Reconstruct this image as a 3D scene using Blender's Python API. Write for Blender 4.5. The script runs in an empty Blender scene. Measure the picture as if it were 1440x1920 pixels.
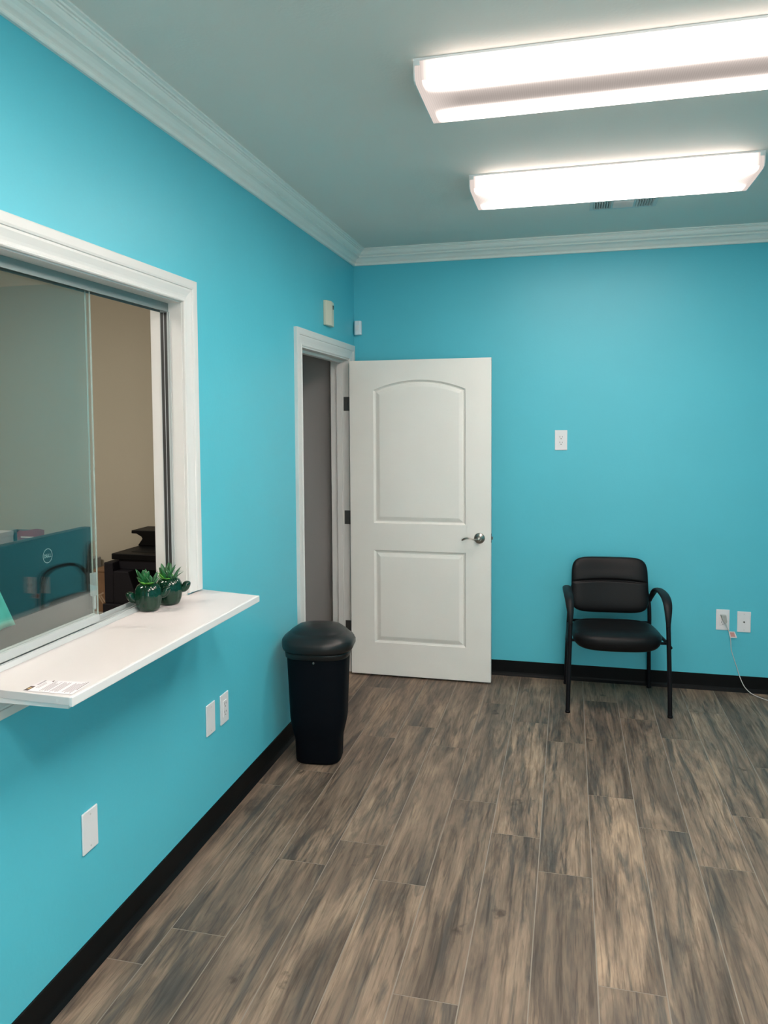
import bpy, bmesh, math, random
from mathutils import Vector, Matrix
C = bpy.context.scene.collection
SC = bpy.context.scene
PI = math.pi

# ------------------------------------------------------------------ camera
CAM = Vector((1.39768, -5.04566, 1.65533))
yaw, pitch, roll = 0.247854, 0.055401, -0.007292
F, PX, PY = 1457.97, 698.61, 871.38
fw = Vector((-math.sin(yaw)*math.cos(pitch), math.cos(yaw)*math.cos(pitch), -math.sin(pitch)))
ri = Vector((math.cos(yaw), math.sin(yaw), 0)); up = ri.cross(fw)
r2 = math.cos(roll)*ri + math.sin(roll)*up; u2 = -math.sin(roll)*ri + math.cos(roll)*up
cd = bpy.data.cameras.new('camera'); cam = bpy.data.objects.new('camera', cd); C.objects.link(cam)
M = Matrix((r2, u2, -fw)).transposed().to_4x4(); M.translation = CAM; cam.matrix_world = M
cd.sensor_fit = 'VERTICAL'; cd.sensor_height = 36; cd.lens = F/1920*36
cd.shift_x = (720-PX)/1920; cd.shift_y = (PY-960)/1920; cd.clip_start = .02
SC.camera = cam

# ------------------------------------------------------------------ light, exposure
SC.view_settings.view_transform = 'Standard'; SC.view_settings.look = 'None'
SC.view_settings.gamma = 1; SC.view_settings.use_curve_mapping = False
SC.view_settings.exposure = 0.2
w = bpy.data.worlds.new('world'); SC.world = w; w.use_nodes = True
w.node_tree.nodes['Background'].inputs[0].default_value = (.55, .62, .7, 1)
w.node_tree.nodes['Background'].inputs[1].default_value = .15
TUBE = 47.0        # brightness of the tube bands in the ceiling fixtures
LCOL = (1.0, .862, .785)
def area(name, loc, size, power, col, rot=(0, 0, 0)):
    l = bpy.data.lights.new(name, 'AREA'); l.shape = 'RECTANGLE'; l.size, l.size_y = size
    l.energy = power; l.color = col
    o = bpy.data.objects.new(name, l); o.location = loc; o.rotation_euler = rot; C.objects.link(o); return o
area('office_ceiling_lamp', (-1.35, -3.2, 2.70), (1.2, .35), 33, (1, .93, .82))
area('added_entrance_fill', (2.3, -6.85, 1.35), (1.3, 2.0), 42, (1, .97, .90), (PI/2, 0, 0))  # unseen fill light, added behind the viewer to brighten the room

# ------------------------------------------------------------------ materials
def mat(name, col, rough=.5, metal=0, spec=.5, coat=0, noise=0, nscale=8, bump=0, bscale=200, trans=0, alpha=1):
    m = bpy.data.materials.new(name); m.use_nodes = True; nt = m.node_tree; b = nt.nodes['Principled BSDF']
    b.inputs['Base Color'].default_value = (*col, 1); b.inputs['Roughness'].default_value = rough
    b.inputs['Metallic'].default_value = metal; b.inputs['Specular IOR Level'].default_value = spec
    b.inputs['Coat Weight'].default_value = coat; b.inputs['Transmission Weight'].default_value = trans
    tc = nt.nodes.new('ShaderNodeTexCoord')
    if noise:
        n = nt.nodes.new('ShaderNodeTexNoise'); n.inputs['Scale'].default_value = nscale; n.inputs['Detail'].default_value = 4
        nt.links.new(tc.outputs['Object'], n.inputs['Vector'])
        r = nt.nodes.new('ShaderNodeValToRGB')
        r.color_ramp.elements[0].color = (*[c*(1-noise) for c in col], 1); r.color_ramp.elements[1].color = (*[min(1, c*(1+noise)) for c in col], 1)
        r.color_ramp.elements[0].position = .3; r.color_ramp.elements[1].position = .7
        nt.links.new(n.outputs['Fac'], r.inputs['Fac']); nt.links.new(r.outputs['Color'], b.inputs['Base Color'])
    if bump:
        n = nt.nodes.new('ShaderNodeTexNoise'); n.inputs['Scale'].default_value = bscale; n.inputs['Detail'].default_value = 3
        nt.links.new(tc.outputs['Object'], n.inputs['Vector'])
        bp = nt.nodes.new('ShaderNodeBump'); bp.inputs['Strength'].default_value = bump; bp.inputs['Distance'].default_value = .002
        nt.links.new(n.outputs['Fac'], bp.inputs['Height']); nt.links.new(bp.outputs['Normal'], b.inputs['Normal'])
    return m

teal = mat('teal_paint', (.095, .520, .635), .42, spec=.4, noise=.02, nscale=2, bump=.25, bscale=60)
ceilp = mat('ceiling_paint', (.80, .75, .70), .85, spec=.2, bump=.3, bscale=90)
trimw = mat('white_trim_paint', (.70, .69, .67), .38, noise=.015, nscale=3)
crownp = mat('crown_paint', (.88, .87, .83), .45, noise=.015, nscale=3)
doorw = mat('door_paint', (.82, .80, .755), .42, noise=.015, nscale=4, bump=.12, bscale=120)
beige = mat('office_beige_paint', (.47, .43, .345), .8, spec=.2, bump=.2, bscale=80)
grayp = mat('hall_grey_paint', (.40, .39, .385), .8, spec=.2, bump=.2, bscale=80)
shelfw = mat('white_laminate', (.585, .555, .55), .4, noise=.02, nscale=5)
shelfe = mat('white_edge_paint', (.68, .68, .68), .4, noise=.02, nscale=5)
rubber = mat('black_vinyl', (.004, .0045, .005), .5, spec=.12, noise=.1, nscale=30)
platew = mat('white_plastic', (.78, .765, .78), .3)
plategap = mat('dark_slot', (.04, .035, .03), .6)
screwm = mat('painted_screw', (.62, .61, .60), .35)
nickel = mat('satin_nickel', (.42, .40, .36), .28, 1, bump=.05, bscale=300)
hingem = mat('dark_hinge_steel', (.16, .16, .16), .4, 1)
alum = mat('white_vinyl_track', (.44, .47, .47), .28, 0)
alumT = mat('aluminium_track', (.20, .25, .25), .42, .3)
groovem = mat('track_groove_dark', (.035, .035, .035), .6)  # thin strips that darken the track grooves by colour
leather = mat('black_leatherette', (.006, .0058, .0066), .40, spec=.18, bump=.25, bscale=350)
blackmetal = mat('black_powder_coat', (.006, .006, .008), .45, spec=.2)
armpl = mat('black_arm_plastic', (.008, .0085, .010), .5, spec=.22, bump=.1, bscale=500)
binlid = mat('black_lid_plastic', (.011, .0115, .012), .36, spec=.36, bump=.15, bscale=400)
binbody = mat('black_bin_plastic', (.0025, .0036, .006), .6, spec=.08, bump=.15, bscale=500)
bezel = mat('dark_monitor_plastic', (.005, .006, .007), .5, spec=.12)
bezel2 = mat('grey_monitor_plastic', (.135, .13, .13), .4)
logom = mat('logo_silver', (.55, .62, .62), .3, .3)
prn = mat('printer_black', (.003, .003, .0035), .45, spec=.15)
prn2 = mat('printer_charcoal', (.012, .011, .014), .6, spec=.15, noise=.08, nscale=60)
card = mat('cardboard', (.20, .11, .055), .8, noise=.12, nscale=12)
cardtape = mat('cardboard_print', (.36, .26, .17), .7)
packm = mat('burgundy_foil', (.20, .018, .035), .35, noise=.15, nscale=20)
packl = mat('pale_label', (.6, .55, .52), .5)
bluebox = mat('dark_blue_plastic', (.012, .03, .045), .5)
paper = mat('white_paper', (.66, .63, .65), .7)
ink = mat('grey_print', (.33, .30, .32), .8)
inkd = mat('brown_print', (.045, .02, .014), .6)
gold = mat('gold_print', (.5, .33, .12), .5)
mint = mat('mint_fabric', (.12, .56, .47), .8, noise=.08, nscale=40, bump=.3, bscale=700)
minth = mat('mint_hem', (.22, .68, .56), .8, bump=.3, bscale=700)
cabm = mat('grey_steel_cabinet', (.30, .30, .29), .45)
deskm = mat('desk_laminate', (.42, .38, .33), .5, noise=.05, nscale=10)
glaze = mat('green_glaze', (.0025, .028, .014), .07, spec=.5, coat=.0, noise=.25, nscale=18)
leafd = mat('succulent_leaf', (.014, .11, .032), .4, noise=.25, nscale=60)
leafl = mat('light_succulent_leaf', (.12, .38, .05), .45, noise=.2, nscale=60)
leafp = mat('grey_green_leaf', (.06, .17, .085), .45, noise=.2, nscale=60)
soil = mat('soil', (.03, .02, .012), .9, noise=.3, nscale=80)
sensw = mat('sensor_plastic', (.74, .80, .85), .25)
almond = mat('almond_plastic', (.66, .63, .50), .45)
ventm = mat('white_enamel', (.62, .62, .61), .4)
ventdark = mat('duct_dark', (.05, .05, .055), .8)
cordm = mat('white_cord', (.66, .64, .62), .4)
plugm = mat('grey_plug', (.42, .42, .40), .4)
tagm = mat('clear_tag', (.80, .74, .74), .3)
tagr = mat('red_print', (.62, .30, .28), .5)
capm = mat('lens_end_cap', (.80, .78, .77), .4)
housing = mat('white_lamp_steel', (.8, .78, .78), .4)
seamm = mat('plank_bevel', (.25, .21, .17), .5, noise=.1, nscale=9)

def glass_mat(name, tint, edge=False):
    m = bpy.data.materials.new(name); m.use_nodes = True; nt = m.node_tree; nt.nodes.clear()
    o = nt.nodes.new('ShaderNodeOutputMaterial'); mx = nt.nodes.new('ShaderNodeMixShader')
    t = nt.nodes.new('ShaderNodeBsdfTransparent'); g = nt.nodes.new('ShaderNodeBsdfGlossy')
    fr = nt.nodes.new('ShaderNodeFresnel'); 
    ge = nt.nodes.new('ShaderNodeNewGeometry'); mr = nt.nodes.new('ShaderNodeMapRange')   # same index seen from either side
    mr.inputs['To Min'].default_value = 1.5; mr.inputs['To Max'].default_value = 1/1.5
    nt.links.new(ge.outputs['Backfacing'], mr.inputs['Value']); nt.links.new(mr.outputs[0], fr.inputs['IOR'])
    t.inputs['Color'].default_value = (*tint, 1); g.inputs['Roughness'].default_value = 0.0 if not edge else .1
    g.inputs['Color'].default_value = (1, 1, 1, 1)
    nt.links.new(fr.outputs[0], mx.inputs[0]); nt.links.new(t.outputs[0], mx.inputs[1]); nt.links.new(g.outputs[0], mx.inputs[2])
    nt.links.new(mx.outputs[0], o.inputs[0])
    return m
glass = glass_mat('window_glass', (.955, .975, .965))
glassedge = mat('polished_glass_edge', (.36, .42, .39), .15, spec=.6)
clearpl = mat('clear_acrylic', (.55, .60, .60), .15, spec=.7, trans=.5)

# floor planks: colour, grain and knots, offset per plank
def floor_mat():
    m = bpy.data.materials.new('wood_look_plank'); m.use_nodes = True; nt = m.node_tree; b = nt.nodes['Principled BSDF']
    N = nt.nodes.new; L = nt.links.new
    tc = N('ShaderNodeTexCoord'); at = N('ShaderNodeAttribute'); at.attribute_name = 'plank'
    off = N('ShaderNodeVectorMath'); off.operation = 'SCALE'; off.inputs['Scale'].default_value = 37.0; L(at.outputs['Vector'], off.inputs[0])
    add = N('ShaderNodeVectorMath'); L(tc.outputs['Object'], add.inputs[0]); L(off.outputs[0], add.inputs[1])
    def mapped(s):
        v = N('ShaderNodeVectorMath'); v.operation = 'MULTIPLY'; v.inputs[1].default_value = s; L(add.outputs[0], v.inputs[0]); return v.outputs[0]
    def noise(s, det, dist, rough=.55):
        n = N('ShaderNodeTexNoise'); n.inputs['Scale'].default_value = 1; n.inputs['Detail'].default_value = det
        n.inputs['Distortion'].default_value = dist; n.inputs['Roughness'].default_value = rough; L(mapped(s), n.inputs['Vector']); return n.outputs['Fac']
    def ramp(f, els):
        r = N('ShaderNodeValToRGB'); cr = r.color_ramp
        while len(cr.elements) < len(els): cr.elements.new(.5)
        for e, (p, c) in zip(cr.elements, els): e.position = p; e.color = (*c, 1)
        L(f, r.inputs['Fac']); return r.outputs['Color']
    def mix(f, a, c, typ='MIX'):
        x = N('ShaderNodeMix'); x.data_type = 'RGBA'; x.blend_type = typ
        if isinstance(f, float): x.inputs[0].default_value = f
        else: L(f, x.inputs[0])
        L(a, x.inputs[6]); L(c, x.inputs[7]); return x.outputs[2]
    broad = noise((11, 1.7, 1), 6, .7, .62)
    base = ramp(broad, [(.30, (.088, .064, .048)), (.43, (.175, .128, .096)), (.54, (.262, .190, .138)), (.68, (.39, .282, .200))])
    dark = noise((15, 1.5, 1), 5, 1.0, .62)
    dm = ramp(dark, [(.50, (0, 0, 0)), (.64, (1, 1, 1))])
    slate = ramp(noise((30, 3, 1), 3, .5), [(.3, (.050, .046, .042)), (.7, (.105, .094, .084))])
    md = N('ShaderNodeMath'); md.operation = 'MULTIPLY'; md.inputs[1].default_value = .80; L(dm, md.inputs[0])
    c1 = mix(md.outputs[0], base, slate)
    grain = ramp(noise((110, 5, 1), 4, .8), [(.3, (.52, .50, .48)), (.5, (1, 1, 1)), (.72, (1.25, 1.2, 1.12))])
    c2 = mix(.65, c1, grain, 'MULTIPLY')
    thin = ramp(noise((42, 2.4, 1), 4, 1.6), [(.37, (.42, .39, .37)), (.47, (1, 1, 1))])
    c2 = mix(.55, c2, thin, 'MULTIPLY')
    v = N('ShaderNodeTexVoronoi'); v.inputs['Scale'].default_value = 1; v.feature = 'F1'
    wob = N('ShaderNodeTexNoise'); wob.inputs['Scale'].default_value = 22; wob.inputs['Detail'].default_value = 3; L(add.outputs[0], wob.inputs['Vector'])
    wv = N('ShaderNodeVectorMath'); wv.operation = 'MULTIPLY_ADD'; wv.inputs[1].default_value = (.5, .5, .5); L(wob.outputs['Color'], wv.inputs[0]); L(mapped((6, 2.6, 1)), wv.inputs[2])
    L(wv.outputs[0], v.inputs['Vector'])
    km = ramp(v.outputs['Distance'], [(.04, (1, 1, 1)), (.13, (0, 0, 0))])
    kd = ramp(v.outputs['Distance'], [(.0, (.035, .022, .015)), (1, (.055, .036, .025))])
    km2 = N('ShaderNodeMath'); km2.operation = 'MULTIPLY'; km2.inputs[1].default_value = .75; L(km, km2.inputs[0])
    c3 = mix(km2.outputs[0], c2, kd)
    tone = N('ShaderNodeSeparateXYZ'); L(at.outputs['Vector'], tone.inputs[0])
    tr = ramp(tone.outputs['X'], [(0, (.70, .69, .69)), (.5, (.88, .87, .86)), (1, (1.04, 1.01, .98))])
    c4 = mix(1.0, c3, tr, 'MULTIPLY')
    L(c4, b.inputs['Base Color'])
    rr = N('ShaderNodeMapRange'); rr.inputs['To Min'].default_value = .42; rr.inputs['To Max'].default_value = .58; L(broad, rr.inputs['Value']); L(rr.outputs[0], b.inputs['Roughness'])
    b.inputs['Specular IOR Level'].default_value = .42
    bp = N('ShaderNodeBump'); bp.inputs['Strength'].default_value = .12; bp.inputs['Distance'].default_value = .001; L(grain, bp.inputs['Height']); L(bp.outputs[0], b.inputs['Normal'])
    return m
plank = floor_mat()

# lamp lens: light from two tubes through a ribbed wrap lens (object space)
def lens_mat(name, mid, gain=1.0):
    m = bpy.data.materials.new(name); m.use_nodes = True; nt = m.node_tree; nt.nodes.clear(); N = nt.nodes.new; L = nt.links.new
    out = N('ShaderNodeOutputMaterial'); em = N('ShaderNodeEmission'); tc = N('ShaderNodeTexCoord'); sp = N('ShaderNodeSeparateXYZ')
    L(tc.outputs['Object'], sp.inputs[0])
    def mth(op, a, b=None, c=None):
        n = N('ShaderNodeMath'); n.operation = op
        for i, x in enumerate((a, b, c)):
            if x is None: continue
            if isinstance(x, (int, float)): n.inputs[i].default_value = x
            else: L(x, n.inputs[i])
        return n.outputs[0]
    def bell(x, c, wd):
        d = mth('DIVIDE', mth('SUBTRACT', x, c), wd); return mth('EXPONENT', mth('MULTIPLY', mth('MULTIPLY', d, d), -1.0))
    y = sp.outputs['Y']; x = sp.outputs['X']
    side = mth('GREATER_THAN', mth('ABSOLUTE', y), .178)
    band = mth('ADD', mth('MULTIPLY', mth('ADD', bell(y, -.160, .032), bell(y, .110, .034)), mth('SUBTRACT', 1.0, side)), mth('MULTIPLY', side, .07))
    ax = mth('ABSOLUTE', x)
    endf = mth('SUBTRACT', 1.0, mth('SMOOTH_MIN', 1.0, mth('MAXIMUM', 0.0, mth('DIVIDE', mth('SUBTRACT', ax, .50), .10)), .05))
    rib = mth('MULTIPLY_ADD', mth('SINE', mth('MULTIPLY', x, 900.0)), .05, .97)
    glow = mth('MULTIPLY_ADD', mth('ADD', bell(y, -.15, .085), bell(y, .11, .075)), mid*1.1, mid*.62)
    body = mth('ADD', mth('MULTIPLY', mth('SUBTRACT', 1.0, endf), .68), mth('MULTIPLY', endf, glow))
    body = mth('MULTIPLY', body, mth('SUBTRACT', 1.0, mth('MULTIPLY', bell(y, .187, .020), .45)))
    s = mth('MULTIPLY', mth('ADD', mth('MULTIPLY', mth('MULTIPLY', band, endf), TUBE*gain), body), rib)
    L(s, em.inputs['Strength']); em.inputs['Color'].default_value = (*LCOL, 1); L(em.outputs[0], out.inputs[0])
    return m

# ------------------------------------------------------------------ mesh helpers
class MB:
    def __init__(s): s.v = []; s.f = []; s.m = []; s.sm = []
    def add(s, vs, fs, mi=0, smooth=False):
        o = len(s.v); s.v += [tuple(v) for v in vs]
        for f in fs: s.f.append([i+o for i in f]); s.m.append(mi); s.sm.append(smooth)
        return s
    def box(s, a, b, mi=0):
        x0, y0, z0 = [min(p, q) for p, q in zip(a, b)]; x1, y1, z1 = [max(p, q) for p, q in zip(a, b)]
        return s.add([(x0,y0,z0),(x1,y0,z0),(x1,y1,z0),(x0,y1,z0),(x0,y0,z1),(x1,y0,z1),(x1,y1,z1),(x0,y1,z1)],
                     [(0,3,2,1),(4,5,6,7),(0,1,5,4),(1,2,6,5),(2,3,7,6),(3,0,4,7)], mi)
    def prism(s, poly, a, b, axis='y', mi=0):
        # poly: 2D points in the two other axes (cyclic), extruded between a and b
        def P(u, v, t): return {'x': (t, u, v), 'y': (u, t, v), 'z': (u, v, t)}[axis]
        n = len(poly)
        vs = [P(u, v, a) for u, v in poly] + [P(u, v, b) for u, v in poly]
        fs = [tuple(range(n))[::-1], tuple(range(n, 2*n))] + [(i, (i+1) % n, n+(i+1) % n, n+i) for i in range(n)]
        return s.add(vs, fs, mi)
    def tube(s, pts, r, n=12, mi=0, flat=1.0, upv=(0, 0, 1), cap=True):
        pts = [Vector(p) for p in pts]; rs = r if isinstance(r, (list, tuple)) else [r]*len(pts)
        vs = []; prev = None
        for i, p in enumerate(pts):
            t = (pts[min(i+1, len(pts)-1)] - pts[max(i-1, 0)]).normalized()
            if prev is None:
                a = Vector(upv)
                if abs(a.dot(t)) > .95: a = Vector((1, 0, 0))
                prev = (a - t*a.dot(t)).normalized()
            else: prev = (prev - t*prev.dot(t)).normalized()
            b = t.cross(prev)
            for k in range(n):
                q = 2*PI*k/n; vs.append(p + prev*math.cos(q)*rs[i] + b*math.sin(q)*rs[i]*flat)
        fs = [(i*n+k, i*n+(k+1) % n, (i+1)*n+(k+1) % n, (i+1)*n+k) for i in range(len(pts)-1) for k in range(n)]
        s.add(vs, fs, mi, True)
        if cap:
            o = len(s.v)-len(vs)
            s.f.append([o+k for k in range(n)][::-1]); s.m.append(mi); s.sm.append(False)
            s.f.append([o+(len(pts)-1)*n+k for k in range(n)]); s.m.append(mi); s.sm.append(False)
        return s
    def lathe(s, prof, n=32, c=(0, 0, 0), mi=0, shape=None, axis='z'):
        # prof [(r,z)]; shape(angle, z) -> radius factor
        vs = []
        for r, z in prof:
            for k in range(n):
                a = 2*PI*k/n; q = r*(shape(a, z) if shape else 1)
                if axis == 'z': vs.append((c[0]+q*math.cos(a), c[1]+q*math.sin(a), c[2]+z))
                else: vs.append((c[0]+q*math.cos(a), c[1]+z, c[2]+q*math.sin(a)))
        fs = [(i*n+k, i*n+(k+1) % n, (i+1)*n+(k+1) % n, (i+1)*n+k) for i in range(len(prof)-1) for k in range(n)]
        s.add(vs, fs, mi, True)
        o = len(s.v)-len(vs)
        for base, rev in ((0, True), ((len(prof)-1)*n, False)):
            f = [o+base+k for k in range(n)]; s.f.append(f[::-1] if rev else f); s.m.append(mi); s.sm.append(False)
        return s
    def build(s, name, mats, parent=None, bevel=0, seg=2, sub=0, label=None, kind=None, recalc=True, smooth=None, loc=None):
        me = bpy.data.meshes.new(name); me.from_pydata(s.v, [], s.f); me.update()
        mats = mats if isinstance(mats, (list, tuple)) else [mats]
        for m in mats: me.materials.append(m)
        for p, mi, sm in zip(me.polygons, s.m, s.sm): p.material_index = mi; p.use_smooth = sm if smooth is None else smooth
        if recalc:
            bm = bmesh.new(); bm.from_mesh(me); bmesh.ops.recalc_face_normals(bm, faces=bm.faces); bm.to_mesh(me); bm.free()
        o = bpy.data.objects.new(name, me); C.objects.link(o)
        if parent: o.parent = parent
        if loc: o.location = loc
        if bevel:
            b = o.modifiers.new('bevel', 'BEVEL'); b.width = bevel; b.segments = seg; b.limit_method = 'ANGLE'; b.angle_limit = math.radians(35); b.harden_normals = False
        if sub:
            b = o.modifiers.new('sub', 'SUBSURF'); b.levels = sub; b.render_levels = sub
        if label: o['label'] = label
        if kind: o['kind'] = kind
        return o

def tag(o, label, cat, group=None, kind=None):
    o['label'] = label; o['category'] = cat
    if group: o['group'] = group
    if kind: o['kind'] = kind
    return o
def thing(name, label, cat, loc=(0, 0, 0), rz=0, group=None, kind=None):
    o = bpy.data.objects.new(name, None); C.objects.link(o); o.empty_display_size = .1
    o.location = loc; o.rotation_euler = (0, 0, rz); return tag(o, label, cat, group, kind)
def spline(pts, n=8):
    P = [Vector(p) for p in pts]; out = []
    for i in range(len(P)-1):
        p0, p1, p2, p3 = P[max(i-1, 0)], P[i], P[i+1], P[min(i+2, len(P)-1)]
        for k in range(n):
            t = k/n; out.append(.5*((2*p1)+(p2-p0)*t+(2*p0-5*p1+4*p2-p3)*t*t+(3*p1-p0-3*p2+p3)*t**3))
    out.append(P[-1]); return out

# ------------------------------------------------------------------ room
XR, YF, HC, WT = 3.15, -7.0, 2.78, .116
WY0, WY1, WZ0, WZ1 = -3.62, -2.40, .98, 2.10      # reception window opening
DY0, DY1, DZ1 = -1.075, -.15, 2.055               # doorway
def wall_left():
    b = MB()
    j = .012
    for y0, y1, z0, z1 in [(YF, WY0-j, 0, HC), (WY0-j, WY1+j, 0, WZ0-.008), (WY0-j, WY1+j, WZ1+j, HC), (WY1+j, DY0-.0, 0, HC), (DY0, DY1, DZ1+.012, HC), (DY1, 0, 0, HC)]:
        b.box((-WT, y0, z0), (0, y1, z1))
    o = b.build('wall_left', [teal, beige])
    for p in o.data.polygons:
        if p.center.x < -.01: p.material_index = 1
    return o
tag(wall_left(), 'teal painted left wall with the reception window and doorway', 'wall', kind='structure')
tag(MB().box((-1.6, 0, 0), (XR+.1, .1, HC)).build('wall_back', teal), 'teal painted back wall behind the chair', 'wall', kind='structure')
wb = bpy.data.objects['wall_back']
tag(MB().box((XR, YF, 0), (XR+.1, 0, HC)).build('wall_right', teal), 'teal right wall', 'wall', kind='structure')
b = MB()
for x0, x1, z0, z1 in ((-WT, 1.6, 0, HC), (3.0, XR, 0, HC), (1.6, 3.0, 2.4, HC), (1.6, 3.0, 0, .3)): b.box((x0, YF-.1, z0), (x1, YF, z1))
tag(b.build('wall_front', teal), 'teal front wall with an assumed entrance opening', 'wall', kind='structure')
tag(MB().box((-2.7, YF-.1, HC), (XR+.1, .1, HC+.1)).build('ceiling', ceilp), 'pale flat painted ceiling', 'ceiling', kind='structure')
# rooms behind the left wall
tag(MB().box((-2.6, -1.30, 0), (-WT, -1.20, HC)).build('wall_office_back', beige), 'beige wall of the office behind the window', 'wall', kind='structure')
tag(MB().box((-2.7, -5.0, 0), (-2.6, -1.2, HC)).build('wall_office_left', beige), 'beige far side wall of the office', 'wall', kind='structure')
tag(MB().box((-2.6, -5.1, 0), (-WT, -5.0, HC)).build('wall_office_front', beige), 'beige front wall of the office', 'wall', kind='structure')
tag(MB().box((-1.7, -1.2, 0), (-1.6, .1, HC)).build('wall_hall_left', grayp), 'grey end wall of the hall behind the doorway', 'wall', kind='structure')
tag(MB().box((-1.6, -.012, 0), (-WT-.002, -.001, HC)).build('wall_hall_back', grayp), 'grey wall seen through the doorway', 'wall', kind='structure')

# floor
def floor():
    rnd = random.Random(5); b = MB(); att = []
    b.box((-2.7, YF-.1, -.06), (XR+.1, .1, -.004)); att += [(0, 0, 0)]*6
    joints = {0: [-2.997, -1.794], 1: [-2.819, -1.612], 2: [-2.355], 3: [-2.175, -.965], 4: [-2.40, -1.20], 5: [-2.935, -1.73, -.53], 6: [-1.98, -.797],
              7: [-2.21, -1.018], 8: [-2.762, -1.553, -.37], 9: [-1.80, -.615], 10: [-2.035, -.835], 11: [-1.61], 12: [-2.3]}
    p = .1924; g = .0019
    k0 = -15
    for k in range(k0, 18):
        x0 = -.0504+p*k; x1 = x0+p
        if x0 > XR: break
        x1 = min(x1, XR+.05)
        j0 = joints.get(k, [rnd.uniform(-1.2, 0)-1.2])[0]
        ys = sorted({round(j0+1.2*i, 4) for i in range(-6, 4)})
        ys = [y for y in ys if YF < y < 0]; ys = [YF] + ys + [.05]
        for a, c in zip(ys[:-1], ys[1:]):
            r = (rnd.random(), rnd.random(), rnd.random())
            b.box((x0+g, a+g, -.004), (x1-g, c-g, 0), 0); att += [r]*6
    # seam filler level just under the plank tops
    b.box((-2.7, YF-.1, -.004), (XR+.1, .1, -.0006), 1); att += [(0, 0, 0)]*6
    o = b.build('floor', [plank, seamm], recalc=False)
    a = o.data.attributes.new('plank', 'FLOAT_VECTOR', 'FACE')
    for i, v in enumerate(att): a.data[i].vector = v
    return tag(o, 'brown wood-look plank floor', 'floor', kind='structure')
floor()

# baseboards with a cove toe
bp = [(0, 0), (.018, 0), (.014, .006), (.008, .014), (.005, .024), (.005, .096), (.003, .098), (0, .098)]
def base_y(name, y0, y1, lab):  # along the left wall
    tag(MB().prism([(u, v) for u, v in bp], y0, y1, 'y').build(name, rubber), lab, 'baseboard', kind='structure')
base_y('baseboard_left', YF, DY0-.103, 'black vinyl baseboard along the left wall')
tag(MB().prism([(-u-0.0, v) for u, v in bp], 0.0, XR, 'x').build('baseboard_back', rubber), 'black vinyl baseboard along the back wall', 'baseboard', kind='structure')
tag(MB().prism([(XR-u, v) for u, v in bp], YF, -.02, 'y').build('baseboard_right', rubber), 'black vinyl baseboard along the right wall', 'baseboard', kind='structure')

# crown moulding: mitred sweep round the room
def crown():
    prof = [(0, .094), (.010, .094), (.0135, .091), (.0135, .082), (.010, .079), (.014, .075), (.022, .070), (.028, .061), (.036, .053), (.046, .049), (.051, .0495), (.053, .046), (.050, .040),
            (.056, .038), (.066, .033), (.072, .024), (.0735, .018), (.079, .018), (.080, .014), (.078, .011), (.086, .0115), (.089, .007), (.100, .006), (.100, 0), (0, 0)]
    b = MB(); cs = [(0, YF, 1, 1), (0, 0, 1, -1), (XR, 0, -1, -1), (XR, YF, -1, 1)]
    n = len(prof); vs = []
    for cx, cy, sx, sy in cs:
        for pp, dz in prof: vs.append((cx+sx*pp, cy+sy*pp, HC-dz))
    fs = []
    for i in range(4):
        j = (i+1) % 4
        for k in range(n): fs.append((i*n+k, i*n+(k+1) % n, j*n+(k+1) % n, j*n+k))
    b.add(vs, fs)
    return b.build('trim_1', crownp)
tag(crown(), 'stepped white crown moulding round the ceiling edge', 'crown moulding', kind='structure')

# casing: U or L sweep of a profile in a wall plane x = 0, mitred
CP = [(0, 0), (0, .009), (.004, .012), (.009, .012), (.012, .009), (.020, .009), (.030, .010), (.052, .0145), (.060, .0145), (.062, .018), (.070, .0195), (.096, .0195), (.1, .018), (.1, 0)]
def casing(path, outs, name, parent, prof=CP, sc=1.0, scs=None, x0=0.0, m=None):
    # path [(y,z)] along the inner edge; outs: outward mitre vector per vertex
    b = MB(); n = len(prof); vs = []
    for i, ((y, z), (oy, oz)) in enumerate(zip(path, outs)):
        for wd, t in prof: vs.append((x0+t, y+oy*wd*sc, z+oz*wd*sc))
    fs = [(i*n+k, i*n+(k+1) % n, (i+1)*n+(k+1) % n, (i+1)*n+k) for i in range(len(path)-1) for k in range(n)]
    fs += [tuple(range(n)), tuple(range((len(path)-1)*n, len(path)*n))[::-1]]
    b.add(vs, fs); return b.build(name, m or trimw, parent)

# ------------------------------------------------------------------ reception window
win = thing('window_1', 'white-trimmed sliding glass reception window in the teal left wall', 'window', (0, -3.0, 1.0), kind='structure')
def inwin(o): o.parent = win; o.matrix_parent_inverse = Matrix.Translation((0, 3.0, -1.0)); return o
inwin(casing([(WY1+.004, 1.012), (WY1+.004, WZ1+.004), (WY0-.004, WZ1+.004), (WY0-.004, 1.012)], [(.92, 0), (.92, .86), (-.92, .86), (-.92, 0)], 'window_casing', None))
b = MB(); jt = .012
b.box((-WT-.004, WY1, WZ0), (.0, WY1+jt-.001, WZ1+jt-.001)); b.box((-WT-.004, WY0-jt+.001, WZ0), (.0, WY0, WZ1+jt-.001)); b.box((-WT-.004, WY0, WZ1), (.0, WY1, WZ1+jt-.001))
inwin(b.build('window_jamb', trimw))
inwin(casing([(WY1+.003, .98), (WY1+.003, WZ1+.003), (WY0-.003, WZ1+.003), (WY0-.003, .98)], [(.6, 0), (.6, .6), (-.6, .6), (-.6, 0)], 'inner_casing', None, prof=[(0, 0), (0, -.012), (.1, -.016), (.1, 0)], x0=-WT))
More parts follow.
